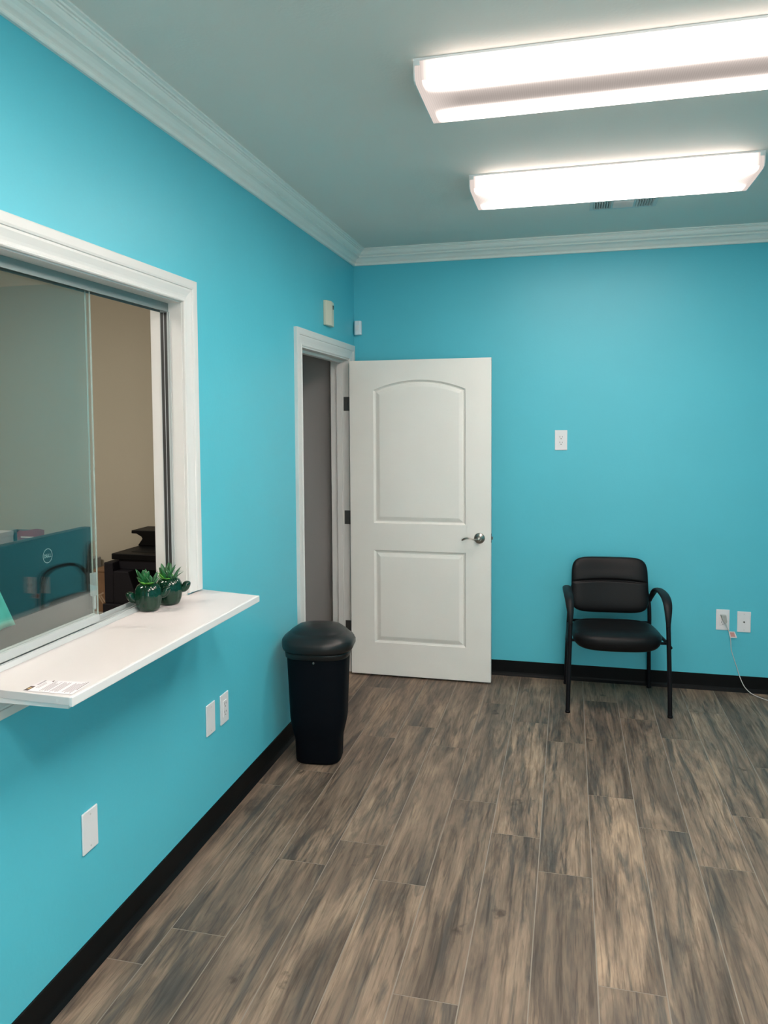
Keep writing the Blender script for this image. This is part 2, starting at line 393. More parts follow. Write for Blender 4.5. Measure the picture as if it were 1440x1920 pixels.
# top track
b = MB()
b.box((-.0862, WY0, 2.094), (-.0538, WY1, 2.0995)); b.box((-.054, WY0, 2.068), (-.052, WY1, 2.0995)); b.box((-.088, WY0, 2.068), (-.086, WY1, 2.0995)); b.box((-.071, WY0, 2.072), (-.069, WY1, 2.0945))
tt = inwin(b.build('top_track', alumT)); 
g = MB().box((-.0685, WY0, 2.085), (-.0545, WY1-.002, 2.0935)).box((-.0855, WY0, 2.085), (-.0715, WY1-.002, 2.0935)).build('dark_groove', groovem); g.parent = tt  # dark filler in the top track grooves
# side track on the far jamb
b = MB()
for x0, x1, d in ((-.0525, -.046, .004), (-.0560, -.0525, .006), (-.0705, -.0680, .005), (-.0850, -.0825, .005)): b.box((x0, WY1-d, 1.005), (x1, WY1, 2.068))
b.box((-.0845, WY1-.002, 1.0055), (-.0465, WY1-.0003, 2.0675))
tr = inwin(b.build('side_track', alum))
g = MB().box((-.0680, WY1-.0045, 1.01), (-.0560, WY1-.002, 2.066)).box((-.0825, WY1-.0045, 1.01), (-.0705, WY1-.002, 2.066)).build('dark_groove', groovem); g.parent = tr  # dark filler strips set between the fins of the side track
# bottom track
b = MB(); b.box((-.0935, WY0, 1.001), (-.0565, WY1-.0065, 1.0065))
for x0, x1, h in ((-.059, -.056, 1.020), (-.0755, -.0735, 1.020), (-.094, -.091, 1.030)): b.box((x0, WY0, 1.004), (x1, WY1-.006, h))
b.prism([(-.0562, 1.0055), (-.0562, 1.017), (-.046, 1.0055)], WY0, WY1-.006, 'y')
inwin(b.build('bottom_track', alum))
# inner sill
inwin(MB().box((-WT-.03, WY0-.03, .972), (-.096, WY1+.0, 1.001)).build('inner_sill', trimw, bevel=.002))
inwin(casing([(WY1+.09, .972), (WY0-.09, .972)], [(0, -.60), (0, -.60)], 'window_apron', None))
def pane(xc, y1, name, hand):
    p = MB().box((xc-.003, WY0+.005, 1.040), (xc+.003, y1, 2.078))
    o = p.build(name, [glass, glassedge]); 
    for q in o.data.polygons:
        if abs(q.normal.x) < .5: q.material_index = 1
    inwin(o)
    r = MB().box((xc-.0065, WY0+.005, 1.0225), (xc+.0065, y1, 1.046)).build('bottom_rail', alum, bevel=.001); r.parent = o
    return o
pA = pane(-.0655, -2.872, 'glass_pane', False)
pB = pane(-.0835, -2.868, 'glass_pane', True)
h = MB().box((-.0805, -2.889, 1.105), (-.0695, -2.868, 1.180))
h.box((-.0795, -2.878, 1.060), (-.0725, -2.868, 1.105))
fp = h.build('finger_pull', clearpl, bevel=.002, label='clear plastic finger pull'); fp.parent = pB

# ------------------------------------------------------------------ doorway and door
door = thing('door_1', 'white two-panel door standing open against the back wall', 'door', (0, -.15, 0), kind='structure')
def indoor(o, par=None):
    o.parent = par or door
    o.matrix_parent_inverse = Matrix.Translation((0, .15, 0)); return o
CPD = [(w*1.0, t) for w, t in CP]
indoor(casing([(DY1-.012+.007, .0), (DY1-.012+.007, 2.063), (DY0-.003, 2.063), (DY0-.003, 0)], [(1.1, 0), (1.1, .92), (-1.02, .92), (-1.02, 0)], 'door_casing', None))
b = MB()
b.box((-WT-.002, DY0+.0005, 0), (.006, DY0+.012, DZ1)); b.box((-WT-.002, DY1-.012, 0), (.006, DY1-.0005, DZ1)); b.box((-WT-.002, DY0+.0005, DZ1+.0002), (.006, DY1-.0005, DZ1+.0115))
b.box((-.075, DY0+.012, 0), (-.040, DY0+.024, DZ1-.0165)); b.box((-.075, DY1-.024, 0), (-.040, DY1-.012, DZ1-.0165)); b.box((-.075, DY0, DZ1-.016), (-.040, DY1, DZ1))
indoor(b.build('door_jamb', trimw, bevel=.0015))
# leaf: x .024-.930, y -.2107 - -.1757
LX0, LX1, LY, LT, LZ0, LZ1 = .024, .930, -.2107, .035, .012, 2.044
def inset(spec, d):
    x0, x1, z0, z1, arch = spec
    if not arch: return [(x0+d, z0+d), (x1-d, z0+d), (x1-d, z1-d), (x0+d, z1-d)]
    zs, za = z1, arch; c = (x1-x0)/2; sg = za-zs; Rr = (c*c+sg*sg)/(2*sg); cx = (x0+x1)/2; cz = za-Rr; r = Rr-d
    pts = [(x0+d, z0+d), (x1-d, z0+d)]; hw = c-d; a0 = math.asin(hw/r); n = 20
    for i in range(n+1):
        a = a0-2*a0*i/n; pts.append((cx+r*math.sin(a), cz+r*math.cos(a)))
    return pts
def door_leaf():
    specs = [(.180, .772, 1.003, 1.855, 1.916), (.180, .772, .223, .828, None)]
    rings = [(0, 0), (.002, .004), (.012, .012), (.020, .012), (.021, .008), (.040, .0015), (.044, .001)]
    bm = bmesh.new()
    def ring(pts, y): return [bm.verts.new((x, y, z)) for x, z in pts]
    for side in (0, 1):
        yb = LY if side == 0 else LY+LT; sg = 1 if side == 0 else -1
        outer = ring([(LX0, LZ0), (LX1, LZ0), (LX1, LZ1), (LX0, LZ1)], yb); edges = []
        edges += [bm.edges.new((outer[i], outer[(i+1) % 4])) for i in range(4)]
        if side == 0: front = outer
        else: back = outer
        for sp in specs:
            prev = ring(inset(sp, 0), yb); n = len(prev)
            edges += [bm.edges.new((prev[i], prev[(i+1) % n])) for i in range(n)]
            for d, dep in rings[1:]:
                cur = ring(inset(sp, d), yb+sg*dep)
                for i in range(n): bm.faces.new((prev[i], prev[(i+1) % n], cur[(i+1) % n], cur[i]))
                prev = cur
            bm.faces.new(prev)
        bmesh.ops.triangle_fill(bm, use_beauty=True, use_dissolve=False, edges=edges)
    for i in range(4): bm.faces.new((front[i], front[(i+1) % 4], back[(i+1) % 4], back[i]))
    bmesh.ops.recalc_face_normals(bm, faces=bm.faces)
    me = bpy.data.meshes.new('door_leaf'); bm.to_mesh(me); bm.free(); me.materials.append(doorw)
    o = bpy.data.objects.new('door_leaf', me); C.objects.link(o); return indoor(o)
leaf = door_leaf()
def inleaf(o): o.parent = leaf; return o
for side in (-1, 1):
    yb = LY if side < 0 else LY+LT
    b = MB(); kx, kz = .859, .924
    pr = [(.033, 0), (.034, .003), (.030, .008), (.022, .010), (.017, .014), (.013, .018), (.012, .045), (.014, .050), (.012, .056), (.004, .058)]
    b.lathe([(r, side*z) for r, z in pr], 28, (kx, yb, kz), axis='y')
    yo = yb+side*.050
    pts = spline([(kx, yo, kz), (kx-.025, yo, kz-.003), (kx-.055, yo-side*-.002, kz+.004), (kx-.082, yo-side*.004, kz+.003), (kx-.104, yo-side*.010, kz-.010)], 6)
    b.tube(pts, [.0085-.0045*min(1, i/10)+(.003*math.sin(max(0, (i-12))/12*PI)) for i in range(len(pts))], 12, flat=1.5)
    inleaf(b.build('lever_handle', nickel, label='brushed nickel lever handle'))
inleaf(MB().box((LX1-.001, -.205, kz-.028), (LX1+.0015, -.181, kz+.028)).box((LX1+.001, -.199, kz-.009), (LX1+.010, -.187, kz+.009)).build('latch_plate', hingem, bevel=.0008))
for z in (1.772, 1.030, .300):
    b = MB(); b.tube([(.008, -.168, z-.045), (.008, -.168, z+.045)], .0065, 12)
    b.box((-.030, DY1-.0145, z-.045), (.012, DY1-.0115, z+.045)); b.box((.010, -.1765, z-.045), (.026, -.170, z+.045))
    indoor(b.build('hinge', hingem, bevel=.002))

# ------------------------------------------------------------------ shelf
b = MB()
sh = [(-.056, -3.455), (-.056, -2.412), (0, -2.412), (0, -2.287), (.262, -2.345), (.246, -3.462)]
sh = [(0.0, -3.452), (-.056, -3.452), (-.056, -2.403), (0, -2.403), (0, -2.287), (.262, -2.345), (.246, -3.462)]
b.prism(sh, .985, 1.005, 'z', 0)
o = b.build('counter_shelf', shelfw, bevel=.001)
tag(o, 'long white counter shelf sticking out below the reception window', 'shelf')
e = MB()
def strip(a, c, z0, z1, t, mi=0):
    (xa, ya), (xb, yb) = a, c; d = Vector((xb-xa, yb-ya)).normalized(); n = Vector((d.y, -d.x))*t
    e.prism([(xa, ya), (xb, yb), (xb+n.x, yb+n.y), (xa+n.x, ya+n.y)], z0, z1, 'z', mi)
strip((.246, -3.462), (.262, -2.345), .982, 1.0052, .010)
o2 = e.build('front_edge', shelfe, o, bevel=.002)
e = MB(); e.prism([(.02, -3.452), (.02, -2.305), (.250, -2.360), (.236, -3.450)], .972, .985, 'z'); e.build('underside_board', shelfe, o)
b = MB(); b.box((.212, -3.462, .991), (.217, -3.4575, .996)); b.lathe([(.0035, 0), (.0035, .003), (.002, .0045)], 12, (.236, -3.4595, .990), axis='y'); 
b.build('screw', screwm, o)

# ------------------------------------------------------------------ wall plates
def plate(name, label, loc, wallside, kind, group, wd=.076, ht=.126):
    # built facing -y at the origin; rotated for the left wall
    t = thing(name, label, 'wall plate' if kind != 'duplex' else 'outlet', loc, 0 if wallside == 'back' else PI/2, group)
    b = MB(); b.box((-wd/2, -.006, -ht/2), (wd/2, 0, ht/2)); b.build('cover_plate', platew, t, bevel=.0025, seg=3)
    if kind == 'duplex':
        b = MB(); b.box((-.0165, -.0085, -.034), (.0165, -.005, .034)); rc = b.build('receptacle', platew, t, bevel=.001)
        s = MB()
        for dz in (.0175, -.0175):
            s.box((-.0085, -.0092, dz-.001), (-.0062, -.0084, dz+.0085)); s.box((.0062, -.0092, dz), (.0085, -.0084, dz+.0075))
            s.lathe([(.0028, 0), (.0028, -.0008)], 10, (0, -.0084, dz-.0085), axis='y')
        s.build('slots', plategap, rc)
    for dz in ((.0485, -.0485) if kind != 'duplex' else ()):
        MB().lathe([(.0032, 0), (.0032, -.0012)], 12, (0, -.006, dz), axis='y').build('screw', screwm, t)
    if kind == 'coax':
        b = MB(); b.lathe([(.0055, 0), (.0055, -.002), (.0042, -.002), (.0042, -.009)], 12, (0, -.006, 0), axis='y'); b.build('coax_socket', hingem, t)
    return t
plate('outlet_plate', 'white duplex outlet at chest height on the back wall above the chair', (1.348, -.0005, 1.530), 'back', 'duplex', None)
plate('outlet_plate', 'white duplex outlet low on back wall with a plug and cord in it', (2.309, -.0005, .438), 'back', 'duplex', None)
plate('coax_plate', 'white plate with round coax socket right of the plugged outlet', (2.428, -.0005, .431), 'back', 'coax', None)
plate('blank_plate', 'large blank white plate on teal wall nearest the viewer below the shelf', (.0005, -3.045, .433), 'left', 'blank', None)
plate('blank_plate', 'blank white plate on teal wall just left of the duplex outlet', (.0005, -2.229, .465), 'left', 'blank', None)
plate('outlet_plate', 'white duplex outlet on left teal wall between blank plate and trash can', (.0005, -2.101, .462), 'left', 'duplex', None)

# plug, cord and tag
t = thing('power_cord', 'thin white cord plugged into the back wall outlet and trailing to the floor', 'cord', (2.309, -.01, .44))
I = Matrix.Translation((-2.309, .01, -.44))
def loc_(o, par, inv): o.parent = par; o.matrix_parent_inverse = inv; return o
b = MB(); b.prism([(2.293, .473), (2.324, .473), (2.330, .430), (2.318, .418), (2.304, .440)], -.034, -.0096, 'y'); loc_(b.build('plug', plugm, bevel=.003), t, I)
pts = spline([(2.324, -.030, .430), (2.331, -.034, .40), (2.342, -.030, .366), (2.352, -.022, .32), (2.358, -.014, .26), (2.376, -.012, .20), (2.392, -.012, .15), (2.408, -.024, .095), (2.434, -.034, .04), (2.475, -.050, .006), (2.54, -.135, .0035), (2.66, -.24, .0035), (2.80, -.27, .0035), (3.0, -.20, .0035)], 8)
loc_(MB().tube(pts, .0022, 8).build('cable', cordm), t, I)
b = MB(); b.prism([(2.338, .376), (2.372, .376), (2.386, .339), (2.347, .337)], -.033, -.0318, 'y'); tg = loc_(b.build('warning_tag', tagm, label='clear tag with faded red print'), t, I)
b = MB(); b.prism([(2.345, .371), (2.368, .371), (2.376, .345), (2.350, .344)], -.0336, -.0331, 'y'); g = b.build('printed_patch', tagr, tg)

# ------------------------------------------------------------------ devices above the doorway
t = thing('wall_siren', 'beige alarm box with ridged front above the doorway', 'alarm box', (0, -.600, 2.295))
b = MB(); b.prism([(-.07+0, 0), (-.07, .018), (-.012, .034), (.070, .022), (.070, 0)], -.072, .072, 'z')
b.v = [(y, x, z) for x, y, z in b.v]; b.build('casing', almond, t, bevel=.003)
b = MB()
for i in range(4): b.box((.024, .020, .030+i*.006), (.0322, .042, .0328+i*.006))
b.build('grille', plategap, t)
t = thing('motion_sensor', 'small white motion sensor near the corner above the open door', 'motion sensor', (.030, -.001, 2.277))
b = MB(); b.prism([(-.024, 0), (.026, 0), (.026, -.020), (.018, -.034), (-.016, -.034), (-.024, -.020)], -.047, .047, 'z'); b.build('housing', sensw, t, bevel=.006, seg=3)
b = MB(); b.box((-.012, -.0362, -.016), (.013, -.0335, .016)); b.build('lens', platew, t, bevel=.001)

# ------------------------------------------------------------------ ceiling fixtures and vent
def fixture(x0, x1, y0, y1, label, mid, gain=1.0):
    cx, cy = (x0+x1)/2, (y0+y1)/2; hl, hw = (x1-x0)/2, (y1-y0)/2
    t = thing('ceiling_light', label, 'ceiling light', (cx, cy, HC), 0, 'wraparound ceiling lights')
    MB().box((-hl+.006, -hw+.03, -.030), (hl-.006, hw-.03, 0)).build('housing', housing, t)
    zt, zb = -.004, -.070
    P = [(-hw, zt), (-hw, -.035), (-hw+.002, -.052), (-hw+.010, -.064), (-hw+.024, zb), (0, zb-.0015), (hw-.024, zb), (hw-.010, -.064), (hw-.002, -.052), (hw, -.035), (hw, zt)]
    b = MB(); n = len(P); nx = 2
    vs = [(x, y, z) for x in (-hl+.004, hl-.004) for y, z in P]
    fs = [(i, i+1, n+i+1, n+i) for i in range(n-1)]
    b.add(vs, fs, 0, True); b.build('lens', lens_mat('lamp_lens_'+str(round(cy, 1)), mid, gain), t, recalc=True)
    for s in (-1, 1):
        xa = s*(hl-.004); xb = s*hl
        Q = [(y*1.006, z) for y, z in P]; e = MB(); e.prism(Q, xa, xb, 'x'); c = e.build('end_cap', capm, t)
        MB().box((xa-s*.016, -hw-.0035, -.022), (xa, -hw-.0005, -.008)).build('clip', capm, c)
    # thin edge flange along both long sides
    e = MB(); e.box((-hl, -hw-.004, -.008), (hl, -hw+.002, -.0005)); e.box((-hl, hw-.002, -.008), (hl, hw+.004, -.0005)); e.build('edge_flange', housing, t)
    return t
fixture(.920, 2.170, -2.605, -2.230, 'long lit wraparound ceiling light nearest the viewer running out of frame', .50)
fixture(.945, 2.188, -1.415, -1.045, 'lit wraparound ceiling light nearer the back wall beside the vent', 2.0)
fixture(.920, 2.170, -3.795, -3.420, 'assumed out-of-view wraparound ceiling light overhead behind the nearest one', .8, 2.2)  # assumed fixture, gain raised to brighten the near wall and floor
fixture(.920, 2.170, -4.985, -4.610, 'assumed out-of-view wraparound ceiling light above the viewer', .8, 1.7)  # second assumed fixture, also boosted as fill from behind

t = thing('ceiling_vent', 'white ceiling register partly hidden behind the farther light', 'vent', (1.662, -.74, HC))
b = MB(); W2, D2 = .168, .09
for x0, x1, y0, y1 in ((-W2, -.150, -D2, D2), (.150, W2, -D2, D2), (-.150, .150, -D2, -.065), (-.150, .150, .065, D2), (-.062, -.050, -.065, .065), (.050, .062, -.065, .065)): b.box((x0, y0, -.006), (x1, y1, -.0005))
b.build('frame', ventm, t, bevel=.0015)
MB().box((-.15, -.065, -.0018), (.15, .065, -.0006)).build('backing', ventdark, t)
for s in (-1, 1):
    b = MB()
    for i in range(7):
        x = s*(.068+i*.0128); b.prism([(x-.0045, -.002), (x-.003, -.002), (x+.004, -.010), (x+.0025, -.010)], -.065, .065, 'y')
    b.build('louvers', ventm, t)
b = MB()
for i in range(8):
    y = -.058+i*.0155; b.prism([(y-.007, -.002), (y-.0055, -.002), (y+.006, -.009), (y+.0045, -.009)], -.050, .050, 'x')
b.build('louvers', ventm, t)
for x in (-.160, .160): MB().lathe([(.004, 0), (.003, -.002)], 10, (x, .03, -.006)).build('screw', ventm, t)

# ------------------------------------------------------------------ chair
def sup(a, e): c, s = math.cos(a), math.sin(a); return (math.copysign(abs(c)**e, c), math.copysign(abs(s)**e, s))
def cushion(hx, hy, tf, tb, e=.42, N=60, crease=None, warp=None, pf=3.2, pb=3.2):
    # pad on a grid mapped to a superellipse, bulging +z by tf and -z by tb
    b = MB(); vs = []; p = 2/e
    g = [math.sin(PI/2*(2*i/N-1))*.35+.65*(2*i/N-1) for i in range(N+1)]
    idx = {}
    for s in (1, -1):
        for j in range(N+1):
            for i in range(N+1):
                edge = i in (0, N) or j in (0, N)
                if s < 0 and edge: idx[(s, i, j)] = idx[(1, i, j)]; continue
                u, v = g[i], g[j]; m = max(abs(u), abs(v)); k = 1.0
                if m > 1e-9:
                    dx, dy = abs(u)/m, abs(v)/m; k = 1/((dx**p+dy**p)**(1/p))
                x, y = u*k*hx, v*k*hy; q = pf if s > 0 else pb
                h = max(0, 1-m**q)**.5; z = s*(tf if s > 0 else tb)*h
                if crease and s > 0: z -= crease(x, y)*h
                P = (x, y, z); idx[(s, i, j)] = len(vs); vs.append(warp(*P) if warp else P)
    fs = []
    for s in (1, -1):
        for j in range(N):
            for i in range(N):
                f = (idx[(s, i, j)], idx[(s, i+1, j)], idx[(s, i+1, j+1)], idx[(s, i, j+1)]); fs.append(f if s > 0 else f[::-1])
    b.add(vs, fs, 0, True); return b
ch = thing('guest_chair', 'black leatherette guest chair with loop arms against the teal back wall', 'chair', (1.654, -.297, 0), math.radians(4.6))
# seat: local x right, y back
def seatwarp(x, y, z):
    f = (-.0-y)/.20
    x2 = x*(1.0+.05*f)
    z2 = z + .430 - (.016*max(0, f-.35)**2)
    if y < -.12: y = y - .018*(1-(x/.25)**2)
    return (x2, y-.075, z2)
def seatcrease(x, y): return .004*math.exp(-((y-.10-.02*(x/.2)**2)/.010)**2)*(1 if abs(x) < .2 else 0)
cushion(.243, .203, .036, .074, .50, crease=seatcrease, warp=seatwarp, pf=5, pb=9).build('seat', leather, ch)
MB().box((-.19, -.20, .358), (.19, .09, .372)).build('seat_pan', blackmetal, ch, bevel=.006)
# backrest: pad local (x, v up, thickness) -> tilt
tilt = math.radians(9)
def backwarp(x, v, z):
    xx = x*(1.0-.02*(v/.165))
    curve = .018*(1-(x/.22)**2)            # wraps round the sitter
    yy = -z + curve; zz = v
    y = .155 + yy*math.cos(tilt) + zz*math.sin(tilt); zq = .652 + zz*math.cos(tilt) - yy*math.sin(tilt)
    return (xx, y, zq)
def backcrease(x, v):
    d = v-.028-.012*(x/.2)**2*-1; return .013*math.exp(-(d/.0065)**2)*(1-.35*(abs(x)/.22)**2) - .006*math.exp(-((d-.03)/.03)**2)*(1-(x/.22)**2)
cushion(.226, .169, .026, .016, .36, N=110, crease=backcrease, warp=backwarp, pf=6, pb=5).build('backrest', leather, ch)
for s in (-1, 1):
    fx = .277*s
    leg = spline([(fx, -.262, .0), (fx-.005*s, -.258, .22), (fx-.011*s, -.252, .44), (fx-.014*s, -.244, .55), (fx-.014*s, -.226, .605)], 8)
    b = MB(); b.tube(leg, .0125, 14, flat=1.15); b.tube([(fx, -.262, 0), (fx, -.262, .012)], .0145, 14); b.build('leg', blackmetal, ch)
    rear = spline([(.250*s, .232, 0), (.245*s, .215, .25), (.238*s, .172, .46), (.232*s, .176, .56), (.214*s, .190, .63), (.19*s, .205, .70)], 8)
    b = MB(); b.tube(rear, .0120, 14, flat=1.15); b.tube([(.250*s, .232, 0), (.250*s, .232, .012)], .0145, 14); b.build('leg', blackmetal, ch)
    # arm: flattened pad that bends down into the front leg
    pa = spline([(.236*s, .165, .560), (.252*s, .120, .622), (.261*s, .055, .652), (.266*s, -.05, .658), (.267*s, -.15, .650), (.266*s, -.215, .622), (.264*s, -.245, .570), (.264*s, -.252, .505)], 7)
    rr = []
    for i in range(len(pa)):
        q = i/(len(pa)-1); rr.append(.0125+.0145*math.sin(PI*min(1, max(0, (q-.05)/.9)))**.8)
    b = MB(); n = 16; vs = []
    for i, p in enumerate(pa):
        tdir = (pa[min(i+1, len(pa)-1)]-pa[max(i-1, 0)]).normalized(); sd = Vector((1, 0, 0)); sd = (sd-tdir*sd.dot(tdir)).normalized(); nn = tdir.cross(sd)
        for k in range(n):
            a = 2*PI*k/n; vs.append(p+sd*math.cos(a)*rr[i]+nn*math.sin(a)*.0115)
    fs = [(i*n+k, i*n+(k+1) % n, (i+1)*n+(k+1) % n, (i+1)*n+k) for i in range(len(pa)-1) for k in range(n)] + [tuple(range(n)), tuple(range((len(pa)-1)*n, len(pa)*n))]
    b.add(vs, fs, 0, True); b.build('armrest', armpl, ch)
    b = MB(); b.tube([(.19*s, -.17, .392), (.277*s, -.17+.0, .392)], .0085, 10); b.tube([(.277*s, -.257, .392), (.277*s, -.16, .392), (.241*s, .185, .40)], .0095, 10); b.build('side_rail', blackmetal, ch)
    MB().lathe([(.006, 0), (.006, .006), (.003, .008)], 10, (.238*s, .15, .60), axis='y').build('bolt', hingem, ch)
MB().tube([(-.238, .178, .42), (.238, .178, .42)], .009, 10).build('stretcher', blackmetal, ch)

# ------------------------------------------------------------------ trash can
tc_ = thing('trash_can', 'tall black plastic trash can with domed lid by the doorway', 'trash can', (.211, -1.462, 0), math.radians(7))
def rrect(hx, hy, e, n=64):
    return [(sup(2*PI*k/n, e)[0]*hx, sup(2*PI*k/n, e)[1]*hy) for k in range(n)]
def loft(sections, n=64, e=.6):
    b = MB(); vs = []
    for hx, hy, z, dy in sections:
        vs += [(x, y+dy, z) for x, y in rrect(hx, hy, e, n)]
    fs = [(i*n+k, i*n+(k+1) % n, (i+1)*n+(k+1) % n, (i+1)*n+k) for i in range(len(sections)-1) for k in range(n)]
    b.add(vs, fs, 0, True); o = len(b.v)-len(vs)
    b.f.append([o+k for k in range(n)][::-1]); b.m.append(0); b.sm.append(False)
    b.f.append([o+(len(sections)-1)*n+k for k in range(n)]); b.m.append(0); b.sm.append(False)
    return b
b = loft([(.100, .088, 0, 0), (.108, .096, .004, 0), (.111, .099, .012, 0), (.115, .102, .115, 0), (.119, .105, .128, 0), (.133, .117, .190, 0), (.137, .120, .22, 0), (.142, .124, .35, 0), (.149, .130, .520, 0), (.150, .131, .548, 0)])
b.build('body', binbody, tc_)
b = loft([(.150, .131, .522, 0), (.156, .137, .524, 0), (.158, .139, .545, 0), (.157, .138, .552, 0), (.150, .131, .553, 0)], e=.62)
b.build('rim', binlid, tc_)
sec = [(.160, .142, .552, 0), (.170, .152, .556, -.002), (.1745, .156, .568, -.002), (.176, .158, .590, -.002), (.1745, .156, .600, 0), (.168, .150, .609, 0), (.152, .136, .621, .002), (.138, .122, .634, .006), (.134, .118, .6335, .006), (.128, .113, .641, .008), (.106, .094, .655, .012), (.066, .058, .664, .014), (.012, .01, .667, .016)]
b = loft(sec, e=.78); b.build('lid', binlid, tc_)
for xa, xb in ((-.184, -.160), (.160, .173)): MB().box((xa, .02, .560), (xb, .075, .592)).build('lid_hinge', binlid, tc_, bevel=.006)
b = MB(); b.lathe([(.006, 0), (.006, -.006), (.003, -.008)], 12, (0, -.1295, .512), axis='y'); b.build('latch_button', hingem, tc_)

# ------------------------------------------------------------------ pots with succulents
def pot(name, loc, rz, label, seed):
    t = thing(name, label, 'potted plant', loc, rz, 'cactus pots on the shelf'); R_ = random.Random(seed)
    prof = [(.026, 0), (.034, .002), (.039, .010), (.044, .025), (.047, .042), (.0475, .058), (.045, .074), (.038, .087), (.031, .092), (.028, .094), (.026, .091), (.027, .084)]
    b = MB(); b.lathe(prof, 96, shape=lambda a, z: 1-.055*(abs(math.cos(5.5*a)) < .28)*0 + .055*(abs(math.sin(5*a))**.6-1)*min(1, z/.03)*(z < .093))
    b.build('pot', glaze, t)
    for s in (-1, 1):
        b = MB(); pts = spline([(.036*s, 0, .046+.006*s), (.052*s, 0, .048+.006*s), (.061*s, 0, .062+.006*s), (.062*s, 0, .074+.006*s)], 5)
        n = len(pts); b.tube(pts, [.0115+.003*math.sin(PI*i/n) if i < n-3 else (.0115, .008, .003)[i-n+3] for i in range(n)], 20)
        b.build('side_arm', glaze, t)
    MB().lathe([(.026, .0835), (.0255, .086)], 20).build('soil', soil, t)
    def leaf(L, wd, az, el, base, curl, mt, nm):
        b = MB(); n = 7; vs = []
        d = Vector((math.cos(az), math.sin(az), 0)); sd = Vector((-math.sin(az), math.cos(az), 0)); p = Vector(base); e = el
        for i in range(n+1):
            q = i/n; wq = wd*(math.sin(PI*min(.97, q*.62+.22))**.8)*(1-q**6); th = wq*.22
            nrm = (d*-math.sin(e)+Vector((0, 0, 1))*math.cos(e))
            vs += [p+sd*wq+nrm*th*.6, p+nrm*-th, p-sd*wq+nrm*th*.6, p+nrm*th*.5]
            p = p+(d*math.cos(e)+Vector((0, 0, 1))*math.sin(e))*(L/n); e -= curl/n
        fs = [(i*4+k, i*4+(k+1) % 4, (i+1)*4+(k+1) % 4, (i+1)*4+k) for i in range(n) for k in range(4)]+[(0, 1, 2, 3), (n*4, n*4+1, n*4+2, n*4+3)]
        b.add(vs, fs, 0, True); b.build(nm, mt, t)
    for i in range(9):  # spiky upright rosette at one side
        az = R_.uniform(0, 2*PI); leaf(R_.uniform(.048, .070), .0110, az, R_.uniform(.95, 1.4), (-.010+.007*math.cos(az), .004+.007*math.sin(az), .086), R_.uniform(-.1, .3), leafd, 'leaf')
    for i in range(7):
        az = R_.uniform(0, 2*PI); leaf(R_.uniform(.042, .060), .0080, az, R_.uniform(.8, 1.3), (.013+.005*math.cos(az), 0+.005*math.sin(az), .086), R_.uniform(0, .5), leafp, 'leaf')
    for i in range(9):  # light green low leaves
        az = PI+R_.uniform(-1.9, 1.9)+.3; leaf(R_.uniform(.026, .036), .0140, az, R_.uniform(.35, .85), (.016*math.cos(az), .016*math.sin(az), .0905), R_.uniform(.0, .5), leafl, 'leaf')
    for i in range(4):  # thin curling blades
        az = R_.uniform(-1.2, .9); leaf(R_.uniform(.055, .07), .0014, az, R_.uniform(.9, 1.3), (.014, 0, .087), R_.uniform(1.8, 2.6), leafp, 'leaf')
    return t
pot('cactus_pot', (-.020, -2.640, 1.0055), .53, 'glossy dark green cactus-shaped pot with succulents, the nearer of two', 3)
pot('cactus_pot', (.004, -2.538, 1.0055), .45, 'glossy dark green cactus-shaped pot with succulents, behind and right of the nearer pot', 8)

# ------------------------------------------------------------------ papers on the shelf
def quadobj(pts, z0, z1, name, m, parent=None):
    return MB().prism(pts, z0, z1, 'z').build(name, m, parent)
A, B_, Cc, D = Vector((.108, -3.447)), Vector((.106, -3.372)), Vector((.236, -3.356)), Vector((.243, -3.446))
pp = quadobj([A, B_, Cc, D], 1.0056, 1.0062, 'printed_slip', paper)
tag(pp, 'small printed paper slip with a dark logo at the shelf corner', 'paper')
def uv(u, v): return (A*(1-u)+D*u)*(1-v)+(B_*(1-u)+Cc*u)*v
def patch(b, u0, u1, v0, v1): b.prism([uv(u0, v0), uv(u1, v0), uv(u1, v1), uv(u0, v1)], 1.0062, 1.0064, 'z')
b = MB(); patch(b, 0.0, .09, .02, .42); lg = b.build('logo_patch', inkd, pp, label='dark brown square with a gold mark')
b = MB(); b.prism([uv(.03, .14), uv(.07, .14), uv(.07, .30), uv(.03, .30)], 1.0064, 1.0065, 'z'); b.build('mark', gold, lg)
b = MB(); R_ = random.Random(2)
patch(b, .06, .10, .55, 1.0); patch(b, .14, .155, .3, .85); patch(b, .18, .195, .3, .75)
for i in range(19):
    u = .30+i*.034
    if i in (5, 11, 12): continue
    patch(b, u, u+.016, .08+.05*(i % 3), R_.uniform(.75, .95))
b.build('text_lines', ink, pp)
for q4 in ((.235, .265, .90, 1.0), (.95, .962, .35, 1.0)): b = MB(); patch(b, *q4); b.build('dark_print', inkd, pp)

# ------------------------------------------------------------------ office
# counter desk under the window, worktop along the beige wall
def desk(name, label, x0, x1, y0, y1, z, m):
    t = thing(name, label, 'desk', ((x0+x1)/2, (y0+y1)/2, 0)); i = Matrix.Translation((-(x0+x1)/2, -(y0+y1)/2, 0))
    loc_(MB().box((x0, y0, z-.03), (x1, y1, z)).build('desktop', m, bevel=.003), t, i)
    for xa in (x0+.02, x1-.05): loc_(MB().box((xa, y0+.03, 0), (xa+.03, y1-.03, z-.03)).build('side_panel', m), t, i)
desk('reception_desk', 'office desk under the reception window carrying the monitor', -.80, -.150, -3.60, -2.36, .74, deskm)
desk('printer_desk', 'office desk against the beige wall carrying the black printer', -1.00, -.150, -2.00, -1.32, .70, deskm)
